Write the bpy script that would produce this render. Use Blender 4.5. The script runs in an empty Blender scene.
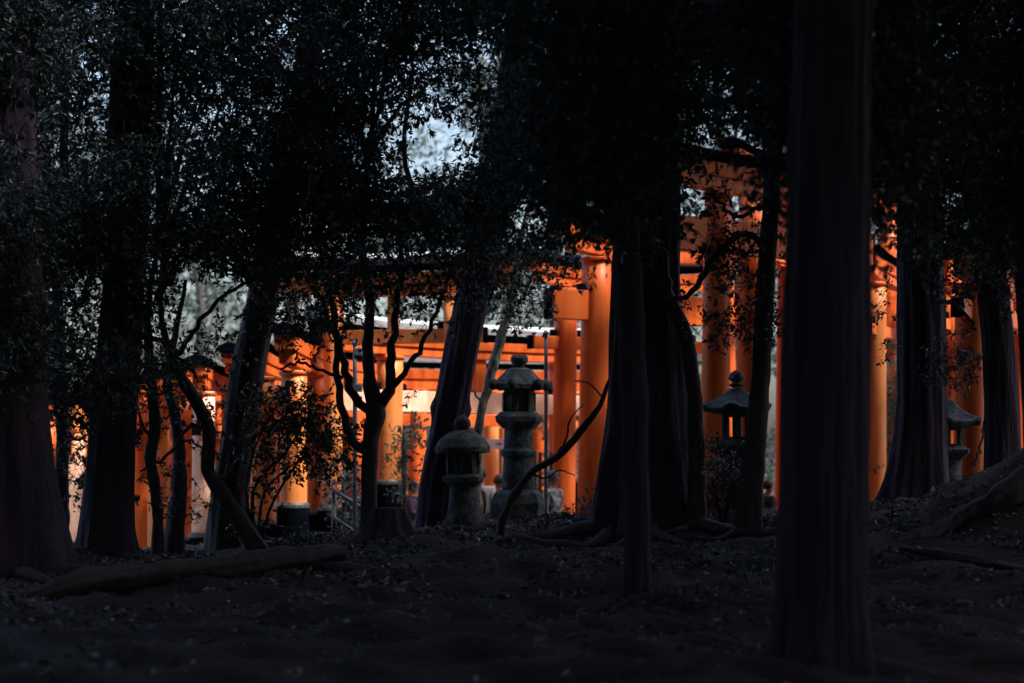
import bpy, math, random
import numpy as np
from mathutils import Vector, noise as mnoise
rnd = random.Random(7); RS = np.random.RandomState(11)
R = math.radians
S = bpy.context.scene; COL = S.collection
F = 2000.0; HY = 460.0; ZC = 1.5
def at(px, py, Y): return Vector(((px-512)*Y/F, Y, ZC+(HY-py)*Y/F))
def ss(a, b, x):
    t = min(1.0, max(0.0, (x-a)/(b-a))); return t*t*(3-2*t)
def interp(x, tab):
    if x <= tab[0][0]: return tab[0][1]
    for (a, va), (b, vb) in zip(tab, tab[1:]):
        if x <= b: return va+(vb-va)*(x-a)/(b-a)
    return tab[-1][1]
CREST = [(-40,-1.45),(-7.5,-1.34),(-4,-1.30),(-2.5,-1.12),(-1,-.92),(3,-.88),(5,-.74),(7.5,-.5),(14,-.1),(40,.6)]
PATH = [(-40,-3.4),(-6,-2.75),(-3,-2.35),(-1.5,-2.1),(40,-2.0)]
def gz(X, Y):
    c = interp(X, CREST); p = interp(X, PATH)
    z = -1.42 + (c+1.42)*ss(15, 29, Y)
    z = z + (p-z)*ss(30.2, 33.2, Y)
    z = z + 1.2*ss(48, 62, Y) + 1.0*ss(200, 900, Y)
    z = z + 1.75*math.exp(-((X-8.4)/2.5)**2-((Y-24.6)/2.0)**2)
    n = .05*math.sin(X*1.7+Y*.9)+.035*math.sin(X*3.9-Y*2.3+1)+.03*math.sin(Y*4.7+X*1.1)+.02*math.sin(X*8.1+Y*5.2)
    k = 1.0 if Y < 31 else .25
    return ZC + z + n*k

# ---------------------------------------------------------------- materials
def newmat(name):
    m = bpy.data.materials.new(name); m.use_nodes = True
    nt = m.node_tree; b = nt.nodes['Principled BSDF']; return m, nt, b
def ramp(nt, stops):
    r = nt.nodes.new('ShaderNodeValToRGB'); e = r.color_ramp.elements
    while len(e) < len(stops): e.new(.5)
    for i, (p, c) in enumerate(stops): e[i].position = p; e[i].color = (*c, 1)
    return r
def surf(name, c1, c2, scale=(4,4,4), rough=.8, bump=.3, bscale=None, noise=3.0, detail=8, spec=.5, p=(.3,.7), mid=None, dist=.02):
    m, nt, b = newmat(name); L = nt.links.new
    tc = nt.nodes.new('ShaderNodeTexCoord'); mp = nt.nodes.new('ShaderNodeMapping'); mp.inputs['Scale'].default_value = scale
    L(tc.outputs['Object'], mp.inputs['Vector'])
    n = nt.nodes.new('ShaderNodeTexNoise'); n.inputs['Scale'].default_value = noise; n.inputs['Detail'].default_value = detail; n.inputs['Roughness'].default_value = .65
    L(mp.outputs[0], n.inputs['Vector'])
    st = [(p[0], c1), (p[1], c2)] if mid is None else [(p[0], c1), ((p[0]+p[1])/2, mid), (p[1], c2)]
    r = ramp(nt, st); L(n.outputs['Fac'], r.inputs[0]); L(r.outputs[0], b.inputs['Base Color'])
    b.inputs['Roughness'].default_value = rough; b.inputs['Specular IOR Level'].default_value = spec
    if bump:
        n2 = nt.nodes.new('ShaderNodeTexNoise'); n2.inputs['Scale'].default_value = bscale or noise*2.5; n2.inputs['Detail'].default_value = 6
        L(mp.outputs[0], n2.inputs['Vector'])
        bp = nt.nodes.new('ShaderNodeBump'); bp.inputs['Strength'].default_value = bump; bp.inputs['Distance'].default_value = dist
        L(n2.outputs['Fac'], bp.inputs['Height']); L(bp.outputs[0], b.inputs['Normal'])
    return m
M = {}
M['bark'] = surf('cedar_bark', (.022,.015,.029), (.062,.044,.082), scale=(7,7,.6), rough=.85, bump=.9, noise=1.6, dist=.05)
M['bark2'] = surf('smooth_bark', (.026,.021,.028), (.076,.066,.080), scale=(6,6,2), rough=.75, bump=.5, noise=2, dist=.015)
M['lichen'] = surf('lichen_bark', (.07,.065,.06), (.34,.32,.27), scale=(5,5,2), rough=.85, bump=.4, noise=3, dist=.01, p=(.42,.62))
M['twig'] = surf('twig_bark', (.02,.017,.022), (.06,.05,.055), rough=.8, bump=0)
M['stone'] = surf('weathered_stone', (.026,.034,.040), (.13,.15,.155), scale=(3,3,3), rough=.9, bump=.9, noise=2.6, dist=.03, p=(.38,.68), mid=(.058,.072,.078))
M['red'] = surf('vermilion_paint', (.33,.036,.008), (.60,.14,.030), scale=(3.5,3.5,.30), spec=.22, rough=.42, bump=.12, noise=1.5, mid=(.55,.100,.018), dist=.01)
M['faded_lit'] = surf('faded_lit_vermilion', (.55,.13,.028), (.70,.28,.09), scale=(2.5,2.5,.5), spec=.22, rough=.45, bump=.12, noise=1.5, dist=.01)  # yellower vermilion; warm sunlight painted into the pillars and lintels given it
M['pale'] = surf('lit_pale_vermilion', (.66,.26,.14), (.80,.58,.46), scale=(2,2,.8), rough=.55, bump=.12, noise=2, dist=.01)  # pale vermilion; sunlit faces and highlights put into the colour
M['black'] = surf('black_lacquer', (.0015,.002,.004), (.004,.005,.010), scale=(3,3,1), rough=.85, spec=.0, bump=.1, noise=2, dist=.01)
M['band'] = surf('metal_band', (.035,.035,.038), (.09,.085,.08), rough=.5, bump=.1)
M['roof'] = surf('weathered_skylit_cap', (.20,.22,.26), (.50,.52,.55), scale=(1.2,1.2,3), rough=.5, bump=.3, noise=3, dist=.02)  # pale weathered metal with the sky's reflection painted into its grey
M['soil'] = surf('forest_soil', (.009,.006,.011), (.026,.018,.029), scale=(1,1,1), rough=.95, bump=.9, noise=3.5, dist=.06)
M['pathm'] = surf('gravel_path', (.16,.15,.15), (.30,.29,.28), rough=.9, bump=.4, noise=9)
M['metal'] = surf('galvanised_metal', (.04,.05,.065), (.09,.105,.13), rough=.5, bump=0)
M['white'] = surf('white_paint', (.70,.72,.74), (.80,.80,.80), rough=.5, bump=.05)
M['skin'] = surf('skin', (.36,.22,.16), (.44,.29,.22), rough=.5, bump=0)
M['hair'] = surf('dark_hair', (.010,.009,.010), (.035,.028,.028), scale=(20,20,4), rough=.45, bump=.3, dist=.005)
def cloth(n, c, v=.8): return surf(n, tuple(x*v for x in c), c, rough=.85, bump=.3, noise=6, dist=.01)
M['c_purple'] = cloth('purple_cloth', (.12,.07,.15)); M['c_white'] = cloth('white_cloth', (.74,.75,.78)); M['c_black'] = cloth('black_cloth', (.016,.016,.022))
M['c_grey'] = cloth('grey_cloth', (.09,.11,.14)); M['c_blue'] = cloth('blue_cloth', (.03,.07,.42)); M['c_navy'] = cloth('navy_cloth', (.03,.04,.07))
M['c_mottle'] = surf('mottled_cloth', (.08,.09,.12), (.50,.53,.58), scale=(3,3,3), rough=.9, bump=.2, noise=2.5, p=(.40,.52))
def leafmat(name, stops, rough=.4, trans=.25, tcol=(.10,.16,.05), spec=.5):
    m, nt, b = newmat(name); L = nt.links.new
    g = nt.nodes.new('ShaderNodeNewGeometry'); r = ramp(nt, stops); L(g.outputs['Random Per Island'], r.inputs[0])
    L(r.outputs[0], b.inputs['Base Color']); b.inputs['Roughness'].default_value = rough; b.inputs['Specular IOR Level'].default_value = spec
    t = nt.nodes.new('ShaderNodeBsdfTranslucent'); t.inputs['Color'].default_value = (*tcol, 1)
    mx = nt.nodes.new('ShaderNodeMixShader'); mx.inputs[0].default_value = trans
    L(b.outputs[0], mx.inputs[1]); L(t.outputs[0], mx.inputs[2]); L(mx.outputs[0], nt.nodes['Material Output'].inputs['Surface'])
    return m
M['leaf'] = leafmat('evergreen_leaf', [(0,(.030,.052,.070)),(.6,(.050,.082,.104)),(1,(.095,.135,.16))], .38, .12, (.05,.075,.04))
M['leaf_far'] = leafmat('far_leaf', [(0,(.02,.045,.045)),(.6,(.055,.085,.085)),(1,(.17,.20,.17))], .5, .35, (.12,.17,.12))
M['leaf_shrub'] = leafmat('shrub_leaf', [(0,(.035,.042,.03)),(.7,(.06,.065,.05)),(1,(.16,.11,.06))], .32, .15, (.06,.07,.03))
M['glint_litter'] = leafmat('leaf_litter', [(0,(.018,.013,.019)),(.5,(.046,.038,.050)),(.86,(.12,.13,.16)),(1,(.55,.53,.54))], .5, .05)  # palest and bluish stops paint sky glints into scattered leaves

# ---------------------------------------------------------------- mesh helpers
class MB:
    def __init__(s): s.v = []; s.f = []; s.n = 0
    def add(s, v, f):
        o = len(s.v); s.v.extend([tuple(p) for p in v]); s.f.extend([tuple(i+o for i in q) for q in f]); return s
    def box(s, c, d, rz=0, taper=1.0):
        x, y, z = d[0]/2, d[1]/2, d[2]/2; ca, sa = math.cos(rz), math.sin(rz); v = []
        for k in (-1, 1):
            t = 1 if k < 0 else taper
            for i, j in ((-1,-1),(1,-1),(1,1),(-1,1)):
                a, b = i*x*t, j*y*t; v.append((c[0]+a*ca-b*sa, c[1]+a*sa+b*ca, c[2]+k*z))
        return s.add(v, [(3,2,1,0),(4,5,6,7),(0,1,5,4),(1,2,6,5),(2,3,7,6),(3,0,4,7)])
    def lathe(s, prof, n=24, c=(0,0,0), ph=0):
        v = []; f = []
        for r, z in prof:
            for k in range(n):
                a = ph+2*math.pi*k/n; v.append((c[0]+r*math.cos(a), c[1]+r*math.sin(a), c[2]+z))
        for i in range(len(prof)-1):
            for k in range(n):
                k2 = (k+1) % n; f.append((i*n+k, i*n+k2, (i+1)*n+k2, (i+1)*n+k))
        f.append(tuple(range(n))[::-1]); f.append(tuple((len(prof)-1)*n+k for k in range(n)))
        return s.add(v, f)
    def tube(s, pts, rad, n=8, rf=None):
        pts = [Vector(p) for p in pts]; v = []; f = []
        up = Vector((0,1,0)) if abs((pts[-1]-pts[0]).normalized().y) < .8 else Vector((0,0,1))
        u = None
        for i, p in enumerate(pts):
            t = (pts[min(i+1, len(pts)-1)]-pts[max(i-1, 0)]).normalized()
            u = (up - t*up.dot(t)).normalized() if u is None else (u - t*u.dot(t)).normalized()
            w = t.cross(u)
            for k in range(n):
                a = 2*math.pi*k/n; r = rad[i]*(rf(a, i, p) if rf else 1)
                v.append(p+u*(math.cos(a)*r)+w*(math.sin(a)*r))
        for i in range(len(pts)-1):
            for k in range(n):
                k2 = (k+1) % n; f.append((i*n+k, i*n+k2, (i+1)*n+k2, (i+1)*n+k))
        f.append(tuple(range(n))[::-1]); f.append(tuple((len(pts)-1)*n+k for k in range(n)))
        return s.add(v, f)
    def build(s, name, mat, parent=None, smooth=False, bevel=0):
        me = bpy.data.meshes.new(name); me.from_pydata(s.v, [], s.f); me.validate(); me.update()
        return link(name, me, mat, parent, smooth, bevel)
def link(name, me, mat, parent=None, smooth=False, bevel=0):
    if mat: me.materials.append(mat)
    if smooth: me.polygons.foreach_set('use_smooth', [True]*len(me.polygons))
    o = bpy.data.objects.new(name, me); COL.objects.link(o)
    if bevel:
        b = o.modifiers.new('bevel', 'BEVEL'); b.width = bevel; b.segments = 2; b.limit_method = 'ANGLE'
    if parent:
        o.parent = parent
    return o
def tag(o, label=None, cat=None, group=None, kind=None):
    if label: o['label'] = label
    if cat: o['category'] = cat
    if group: o['group'] = group
    if kind: o['kind'] = kind
    return o
def empty(name, loc, label, cat, group=None, rz=0):
    o = bpy.data.objects.new(name, None); COL.objects.link(o); o.location = loc; o.rotation_euler[2] = rz; o.empty_display_size = .2
    return tag(o, label, cat, group)
def smoothpath(P, n):
    """Catmull-Rom through points of any dimension"""
    P = [np.array(p, float) for p in P]; P = [2*P[0]-P[1]]+P+[2*P[-1]-P[-2]]; out = []
    m = len(P)-3
    for i in range(n+1):
        t = i/n*m; k = min(int(t), m-1); t -= k; a, b, c, d = P[k:k+4]
        out.append(.5*((2*b)+(-a+c)*t+(2*a-5*b+4*c-d)*t*t+(-a+3*b-3*c+d)*t**3))
    return out
def fastmesh(name, V, FI, k):
    me = bpy.data.meshes.new(name); me.vertices.add(len(V)); me.vertices.foreach_set('co', V.astype(np.float32).ravel())
    nf = len(FI); me.loops.add(nf*k); me.loops.foreach_set('vertex_index', FI.astype(np.int32).ravel())
    me.polygons.add(nf); me.polygons.foreach_set('loop_start', np.arange(0, nf*k, k, dtype=np.int32)); me.polygons.foreach_set('loop_total', np.full(nf, k, dtype=np.int32))
    me.update(calc_edges=True); return me
def nrm(a): return a/np.maximum(np.linalg.norm(a, axis=1, keepdims=True), 1e-6)
def leaf_arrays(base, d, size, wr=.38):
    N = len(base); d = nrm(d); r = RS.normal(size=(N, 3)); s = nrm(np.cross(d, r)); up = np.cross(s, d)
    sz = size[:, None]; w = sz*wr*RS.uniform(.7, 1.2, (N, 1)); fold = sz*.10
    V = np.stack([base, base+d*sz*.42-s*w*.55+up*fold, base+d*sz*.75-s*w*.42+up*fold*.8, base+d*sz-up*sz*.10, base+d*sz*.75+s*w*.42+up*fold*.8, base+d*sz*.42+s*w*.55+up*fold], axis=1).reshape(-1, 3)
    i = np.arange(N)[:, None]*6
    FI = np.concatenate([i+np.array([[0,1,2,3]]), i+np.array([[0,3,4,5]])], axis=0)
    return V, FI
def spray_leaves(blobs, size, per=8, name='crown', shell=.45):
    """blobs: (centre, (rx,ry,rz), sprays). Returns leaf mesh with hairline twigs carrying rosettes of leaves."""
    LB = []; LD = []; LS = []; TV = []; 
    for c, r, n in blobs:
        n = int(n)
        u = nrm(RS.normal(size=(n, 3))); rad = RS.uniform(shell, 1, (n, 1))**.6
        p = np.array(c)+u*rad*np.array(r)
        d = nrm(u*.8+RS.normal(size=(n, 3))*.6+np.array([0, 0, -.15])); ln = RS.uniform(1.5, 4.5, (n, 1))*size
        TV.append(np.stack([p-d*ln*1.2, p+d*ln], axis=1))
        for k in range(per):
            t = RS.uniform(.35, 1, (n, 1)); b = p+d*ln*t
            LB.append(b); LD.append(d*.55+nrm(RS.normal(size=(n, 3)))*.9+np.array([0, 0, -.28])); LS.append(size*RS.uniform(.6, 1.25, n))
    V, FI = leaf_arrays(np.concatenate(LB), np.concatenate(LD), np.concatenate(LS))
    T = np.concatenate(TV); a, b = T[:, 0], T[:, 1]; d = nrm(b-a); s = nrm(np.cross(d, RS.normal(size=d.shape)))*size*.045; q = np.cross(d, s)
    tv = np.concatenate([a+s, a-s*.5+q*.87, a-s*.5-q*.87, b], axis=0); n = len(a); i = np.arange(n)[:, None]
    o = len(V); tf = np.concatenate([np.hstack([i, i+n, i+3*n, i+3*n]), np.hstack([i+n, i+2*n, i+3*n, i+3*n]), np.hstack([i+2*n, i, i+3*n, i+3*n])])
    # twigs as thin quads strips: turn degenerate quads into real ones
    tv2 = np.concatenate([a+s, a-s, b-s*.4, b+s*.4, a+q, a-q, b-q*.4, b+q*.4]); 
    tf2 = np.concatenate([np.hstack([i, i+n, i+2*n, i+3*n]), np.hstack([i+4*n, i+5*n, i+6*n, i+7*n])])
    return fastmesh(name, np.concatenate([V, tv2]), np.concatenate([FI, tf2+o]), 4)

# ---------------------------------------------------------------- setting
def ground():
    xs = np.concatenate([np.linspace(-900, -60, 12)[:-1], np.linspace(-60, -14, 30)[:-1], np.linspace(-14, 14, 260), np.linspace(14, 60, 30)[1:], np.linspace(60, 900, 12)[1:]])
    ys = np.concatenate([np.linspace(-300, -30, 8)[:-1], np.linspace(-30, 9, 40)[:-1], np.linspace(9, 34, 300), np.linspace(34, 70, 60)[1:], np.linspace(70, 1500, 20)[1:]])
    V = np.array([(x, y, gz(x, y) if abs(x) < 60 else gz(math.copysign(60, x), y)) for y in ys for x in xs])
    nx = len(xs); i, j = np.meshgrid(np.arange(nx-1), np.arange(len(ys)-1)); a = (j*nx+i).ravel()
    me = fastmesh('ground', V, np.stack([a, a+1, a+nx+1, a+nx], 1), 4)
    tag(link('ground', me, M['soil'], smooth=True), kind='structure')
    xs = np.linspace(-30, 30, 120); ys = np.linspace(34.5, 47, 26)
    V = np.array([(x, y, gz(x, y)+.03) for y in ys for x in xs]); nx = len(xs); i, j = np.meshgrid(np.arange(nx-1), np.arange(len(ys)-1)); a = (j*nx+i).ravel()
    tag(link('path', fastmesh('path', V, np.stack([a, a+1, a+nx+1, a+nx], 1), 4), M['pathm'], smooth=True), kind='structure')
ground()
# fallen leaves
N = 150000
Y = 9+22.5*RS.uniform(0, 1, N)**.75; X = RS.uniform(-1, 1, N)*(Y*.30+1.2)
Y[:40000] = RS.uniform(26.5, 32, 40000); X[:40000] = RS.uniform(-9, 9, 40000)
pat = np.array([mnoise.noise(Vector((x*.9, y*.9, 0)))+.5*mnoise.noise(Vector((x*3, y*3, 2))) for x, y in zip(X, Y)])+RS.normal(size=N)*.12
ok = (pat > .02) & (RS.uniform(0, 1, N) < np.clip((Y-14)/12, .07, 1)); X = X[ok]; Y = Y[ok]; N = len(X)
B = np.array([(x, y, gz(x, y)+.012) for x, y in zip(X, Y)]); D = RS.normal(size=(N, 3)); D[:, 2] = np.abs(D[:, 2])*.35
V, FI = leaf_arrays(B, D, RS.uniform(.03, .10, N)*RS.uniform(.6, 1.15, N), .45)
tag(link('leaf_litter', fastmesh('leaf_litter', V, FI, 4), M['glint_litter']), 'dry fallen leaves scattered over the dark forest floor', 'fallen leaves', kind='stuff')

# ---------------------------------------------------------------- trees
def trunk_obj(root, pts, mat, name='trunk', n=48, seg=90, flute=.05, flare=.35, fh=.5, lobes=5, ph=0, knots=0, fib=.09):
    """pts: (px, py, Y, width_px). Bark ridges and root flare are real geometry."""
    P = [(*at(px, py, Y), w*Y/F/2) for px, py, Y, w in pts]
    sp = smoothpath(P, seg); base = sp[0][2]; loc = root.location
    thin = max(0.0, 1-pts[0][3]*pts[0][2]/F/.45); j1 = rnd.uniform(0, 50)
    for i, q in enumerate(sp):
        h = q[2]-base; k = thin*min(1, i/4)
        q[0] += .045*k*mnoise.noise(Vector((j1, h*2.6, 0)))+.02*k*mnoise.noise(Vector((j1, h*8, 3))); q[1] += .045*k*mnoise.noise(Vector((j1+9, h*2.6, 0)))
        q[3] *= 1+.28*thin*mnoise.noise(Vector((j1, h*5, 7)))
    a1, a2, a3 = [rnd.uniform(0, 6) for _ in range(3)]
    def rf(a, i, p):
        h = abs(p.z+loc.z-base)
        f = 1+flute*(.5*math.sin(11*a+a1+.5*math.sin(h*1.1+a2))+.35*math.sin(23*a+a2+h*.7)+.5*math.sin(3*a+a3+h*.45)+.3*math.sin(5*a+h*2.1))
        f += flare*math.exp(-h/fh)*(.55+.45*math.sin(lobes*a+ph))
        f += fib*mnoise.noise(Vector((math.cos(a)*3.5+a1, math.sin(a)*3.5, h*.9)))+fib*.5*mnoise.noise(Vector((math.cos(a)*11+a1, math.sin(a)*11, h*1.6+a2)))
        f += knots*max(0, math.sin(2*a+h*2.3+a1))**8*max(0, math.sin(h*4.1+a2))**6
        return f
    mb = MB(); mb.tube([Vector(q[:3])-loc for q in sp], [q[3] for q in sp], n, rf)
    return mb.build(name, mat, root, True)
def branch_obj(root, pts, mat, name='branch', seg=18, n=8, wob=.03):
    P = [(*at(px, py, Y), w*Y/F/2) for px, py, Y, w in pts]; sp = smoothpath(P, seg)
    mb = MB(); mb.tube([Vector(q[:3])-root.location+Vector([rnd.uniform(-wob, wob)*min(1, i/3) for _ in range(3)]) for i, q in enumerate(sp)], [max(q[3], .003) for q in sp], n)
    return mb.build(name, mat, root, True)
def crown_obj(root, blobs, mat, size, per=8, name='crown', shell=.45):
    L = root.location
    me = spray_leaves([((c[0]-L.x, c[1]-L.y, c[2]-L.z), r, n) for c, r, n in blobs], size, per, name, shell)
    return link(name, me, mat, root)
def base_at(px, Y): 
    X = (px-512)*Y/F; return Vector((X, Y, gz(X, Y)-.08))
def bpy_(px, Y):
    b = base_at(px, Y); return HY-(b.z-ZC)*F/Y
def tree(px, Y, pts, label, cat='tree', mat='bark', name='cedar_tree', group=None, **k):
    """pts from just above base upward: (px,py,width). base row is added on the ground."""
    b = base_at(px, Y); root = empty(name, b, label, cat, group)
    w0 = pts[0][2]
    full = [(px, bpy_(px, Y), Y, w0*1.12)]+[(p[0], p[1], p[3] if len(p) > 3 else Y, p[2]) for p in pts]
    trunk_obj(root, full, M[mat], **k); return root
T = {}
G = 'trees growing in the dark wood'
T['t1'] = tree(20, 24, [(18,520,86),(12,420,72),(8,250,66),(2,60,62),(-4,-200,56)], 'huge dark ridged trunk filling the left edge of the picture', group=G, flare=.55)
T['t2'] = tree(62, 27.5, [(62,500,13),(62,420,12),(58,300,11),(64,160,9),(60,-60,7)], 'thin straight trunk just right of the huge left edge trunk', mat='bark2', name='slender_tree', group=G, n=14)
T['t3'] = tree(108, 26.5, [(108,520,50),(113,430,46),(123,300,42),(130,150,40),(138,-160,36)], 'thick dark trunk leaning slightly right, between the pale far pillar and the left pillars', group=G)
T['t4'] = tree(158, 27, [(158,520,11),(152,460,12),(155,410,12),(148,350,9),(150,290,6),(160,240,4)], 'thin black wavy stem right of the thick leaning trunk', mat='bark2', name='sapling', group=G, n=12, flute=.08, flare=.5, fh=.15)
T['t5'] = tree(174, 28, [(176,520,17),(180,470,14),(176,420,11),(168,385,9),(176,330,6),(186,280,4)], 'slim grey trunk between the wavy black stem and the crooked leaning one', mat='bark2', name='slender_tree', group=G, n=14)
T['t6'] = tree(264, 27, [(246,530,17),(226,498,15),(208,470,14),(209,430,14),(196,402,13),(176,368,11),(164,332,7),(160,290,5)], 'crooked dark tree leaning left with a sharp bend in front of the left pillars', mat='bark2', name='crooked_tree', group=G, n=16, flute=.07, flare=.3, fh=.2)
T['t7'] = tree(226, 28.5, [(229,500,37),(238,440,34),(248,370,33),(262,300,31),(276,220,29),(300,120,26),(322,-60,22)], 'broad grey trunk leaning right beside the leafy shrub', mat='bark2', name='leaning_tree', group=G, flare=.15, fh=.3)
T['t9'] = tree(369, 27, [(369,500,16),(371,440,16),(376,412,20),(371,385,14),(368,350,11),(370,300,9),(362,240,7),(368,160,5)], 'forked young tree in front of the bright orange pillar', mat='bark2', name='forked_tree', group=G, n=18, flute=.05, flare=.3, fh=.2)
T['t11'] = tree(434, 29, [(436,490,34),(447,430,33),(458,370,33),(468,320,34),(480,270,36),(492,200,32),(508,110,28),(530,-80,24)], 'dark trunk leaning right beside the two stone lanterns', name='leaning_tree', group=G, knots=.25, flare=.08, fh=.3)
T['t12'] = tree(478, 30.4, [(478,450,9),(482,410,9),(494,365,10),(505,325,10),(513,290,8),(520,240,6),(538,180,4)], 'slender pale lichened trunk slanting between the two stone lanterns', mat='lichen', name='slender_tree', group=G, n=12, flare=.1)
T['t13'] = tree(498, 26.5, [(502,528,8),(510,502,8),(530,473,8),(558,455,7.5),(585,425,7),(604,396,5),(622,350,3)], 'thin bare sapling arching right across the tall stone lantern base', mat='twig', name='sapling', group=G, n=10, flare=.3, fh=.1)
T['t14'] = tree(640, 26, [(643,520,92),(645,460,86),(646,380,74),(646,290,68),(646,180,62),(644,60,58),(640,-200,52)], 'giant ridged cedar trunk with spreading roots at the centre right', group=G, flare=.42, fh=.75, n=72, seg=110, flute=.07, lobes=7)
T['t14b'] = tree(638, 19.5, [(637,560,24),(635,430,27),(630,300,27),(624,150,26),(618,-200,24)], 'narrow black trunk standing in front of the giant ridged cedar', group=G, n=24, flare=.25)
T['t15'] = tree(697, 25.5, [(697,500,18),(697,440,16),(693,380,15),(686,335,14),(672,305,13),(662,280,10),(650,250,8)], 'slender grey tree curving left against the giant cedar', mat='bark2', name='slender_tree', group=G, n=18, flare=.35, fh=.25)
T['t16'] = tree(748, 25, [(751,500,23),(757,430,21),(762,350,19),(767,260,18),(773,170,16),(780,60,15),(786,-160,13)], 'mid sized straight trunk in front of the wide roofed stone lantern', mat='bark2', name='straight_tree', group=G, n=24)
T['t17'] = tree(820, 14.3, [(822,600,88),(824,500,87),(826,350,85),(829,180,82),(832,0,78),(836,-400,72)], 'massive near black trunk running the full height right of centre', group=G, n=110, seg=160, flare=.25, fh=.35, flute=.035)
T['t18'] = tree(914, 28, [(916,490,58),(920,430,50),(921,360,47),(920,290,46),(918,210,44),(912,100,42),(908,-100,38)], 'gnarled thick trunk beside the half hidden stone lantern', group=G, n=60, flute=.07, flare=.4, fh=.5)
T['t19'] = tree(1004, 27, [(1004,470,34),(1001,380,33),(993,290,31),(983,210,30),(973,130,30),(975,40,32),(990,-120,30)], 'dark trunk bowing left near the right edge beyond the low root bank', name='leaning_tree', group=G)
T['t20'] = tree(1046, 22, [(1044,520,34),(1040,420,32),(1030,250,30),(1034,100,28),(1040,-100,26)], 'dark trunk half cut off by the right edge of the picture', group=G)
# individual branches that can be read in the photograph
def br(t, pts, Y, mat='bark2', **k): return branch_obj(T[t], [(p[0], p[1], p[3] if len(p) > 3 else Y, p[2]) for p in pts], M[mat], **k)
br('t9', [(374,415,9),(352,392,9),(343,360,8),(335,320,7),(328,280,5),(318,230,3)], 27)
br('t9', [(377,408,14),(390,386,11),(392,355,9),(396,310,7),(402,260,5),(396,200,3)], 27)
br('t9', [(384,395,8),(405,372,6),(423,345,5),(438,310,4),(452,270,3)], 27)
br('t9', [(371,455,11),(352,437,9),(341,405,8),(336,370,7),(333,330,5),(318,292,3)], 27)
br('t9', [(343,378,4),(316,368,3),(298,362,3),(280,368,2)], 26.8, 'twig')
br('t15', [(668,302,11),(664,262,9),(648,220,6),(646,170,3)], 25.5)
br('t16', [(766,250,7,25),(746,232,7,24.6),(716,258,7,24.2),(694,290,6,24),(668,300,4,23.8)], 25, 'bark2')
br('t16', [(768,205,5,25),(735,215,4,24.5),(705,190,3,24.2)], 25, 'twig')
br('t14b', [(632,80,8,19.5),(600,92,7,19.2),(568,112,5,18.9),(530,120,3,18.6)], 19, 'bark2')
br('t14', [(618,215,9,26),(590,196,5,25.5),(566,191,4,25.2),(536,193,2.5,25)], 25, 'lichen')
br('t14', [(622,240,12,26),(598,230,9,25.5),(575,212,6,25.2),(556,205,3,25)], 25, 'bark2')
br('t19', [(978,200,18,27),(955,150,15,26.5),(925,125,12,26),(890,98,10,25.5),(870,60,7,25)], 26, 'bark2')
br('t7', [(262,300,12),(240,262,9),(214,240,7),(190,228,4)], 28.2)
br('t3', [(118,340,7),(150,336,6),(175,352,4),(196,378,3)], 26.2, 'twig')
br('t6', [(208,432,5),(190,425,4),(168,455,3),(140,470,2)], 27, 'twig')
br('t6', [(172,362,6),(196,326,5),(222,296,4),(262,278,3)], 27)
br('t2', [(62,445,3),(80,438,2.5),(96,446,2)], 27.4, 'twig')
br('t5', [(177,440,3),(195,442,2.5),(206,452,2)], 27.9, 'twig')
br('t18', [(935,300,5,27.6),(958,306,4,27.2),(975,330,3,27)], 27.3, 'twig')
br('t19', [(985,420,2.5,26.9),(978,455,2.5,26.6),(968,492,2,26.4)], 27, 'twig')
br('t11', [(472,300,4),(440,262,5),(418,215,7),(404,150,5),(412,80,4),(405,20,3)], 28.5)
br('t11', [(500,160,9),(530,120,7),(566,60,5),(580,0,4)], 28.5)
br('t7', [(292,150,10),(340,110,8),(385,60,6),(430,10,4)], 28.2)
br('t7', [(276,220,7),(310,200,6),(350,196,5),(398,176,3)], 28.2)
br('t13', [(556,456,3),(566,440,2.4),(570,420,1.8),(584,404,1)], 26.5, 'twig', wob=.008)
br('t13', [(530,474,2.5),(546,478,2),(560,470,1.6),(575,476,1)], 26.5, 'twig', wob=.008)
br('t13', [(603,398,2),(590,384,1.6),(575,380,1)], 26.5, 'twig', wob=.008)
br('t6', [(214,482,4),(228,474,3),(240,452,2),(244,430,1.2)], 27, 'twig', wob=.01)
br('t4', [(152,440,4),(142,424,3),(136,400,2)], 27, 'twig', wob=.01)
br('t12', [(484,405,3),(474,392,2),(468,380,1.2)], 30.4, 'lichen', wob=.01)
# roots of the giant cedar, laid on the ground
def root_part(t, path, r0, name='root', mat='bark2', lift=.02):
    root = T[t]; P = []
    for i, (x, y) in enumerate(path): P.append((x, y, gz(x, y)+lift, 0))
    sp = smoothpath(P, 18); n = len(sp); mb = MB()
    pts = [Vector((q[0], q[1], gz(q[0], q[1])+lift+.25*r0*(1-i/n)))-root.location for i, q in enumerate(sp)]
    mb.tube(pts, [r0*(1-.85*i/n) for i in range(n)], 10); return mb.build(name, M[mat], root, True)
bx, by = T['t14'].location.x, T['t14'].location.y
for a, L_, r in ((200,2.1,.16),(225,2.6,.13),(255,1.9,.15),(285,1.8,.13),(315,2.2,.15),(338,2.0,.12),(172,1.6,.13),(5,1.3,.14)):
    c, s = math.cos(R(a)), math.sin(R(a)); w = rnd.uniform(-.35, .35)
    root_part('t14', [(bx+c*.45, by+s*.45), (bx+c*L_*.5-s*w, by+s*L_*.5+c*w), (bx+c*L_, by+s*L_)], r)
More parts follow.
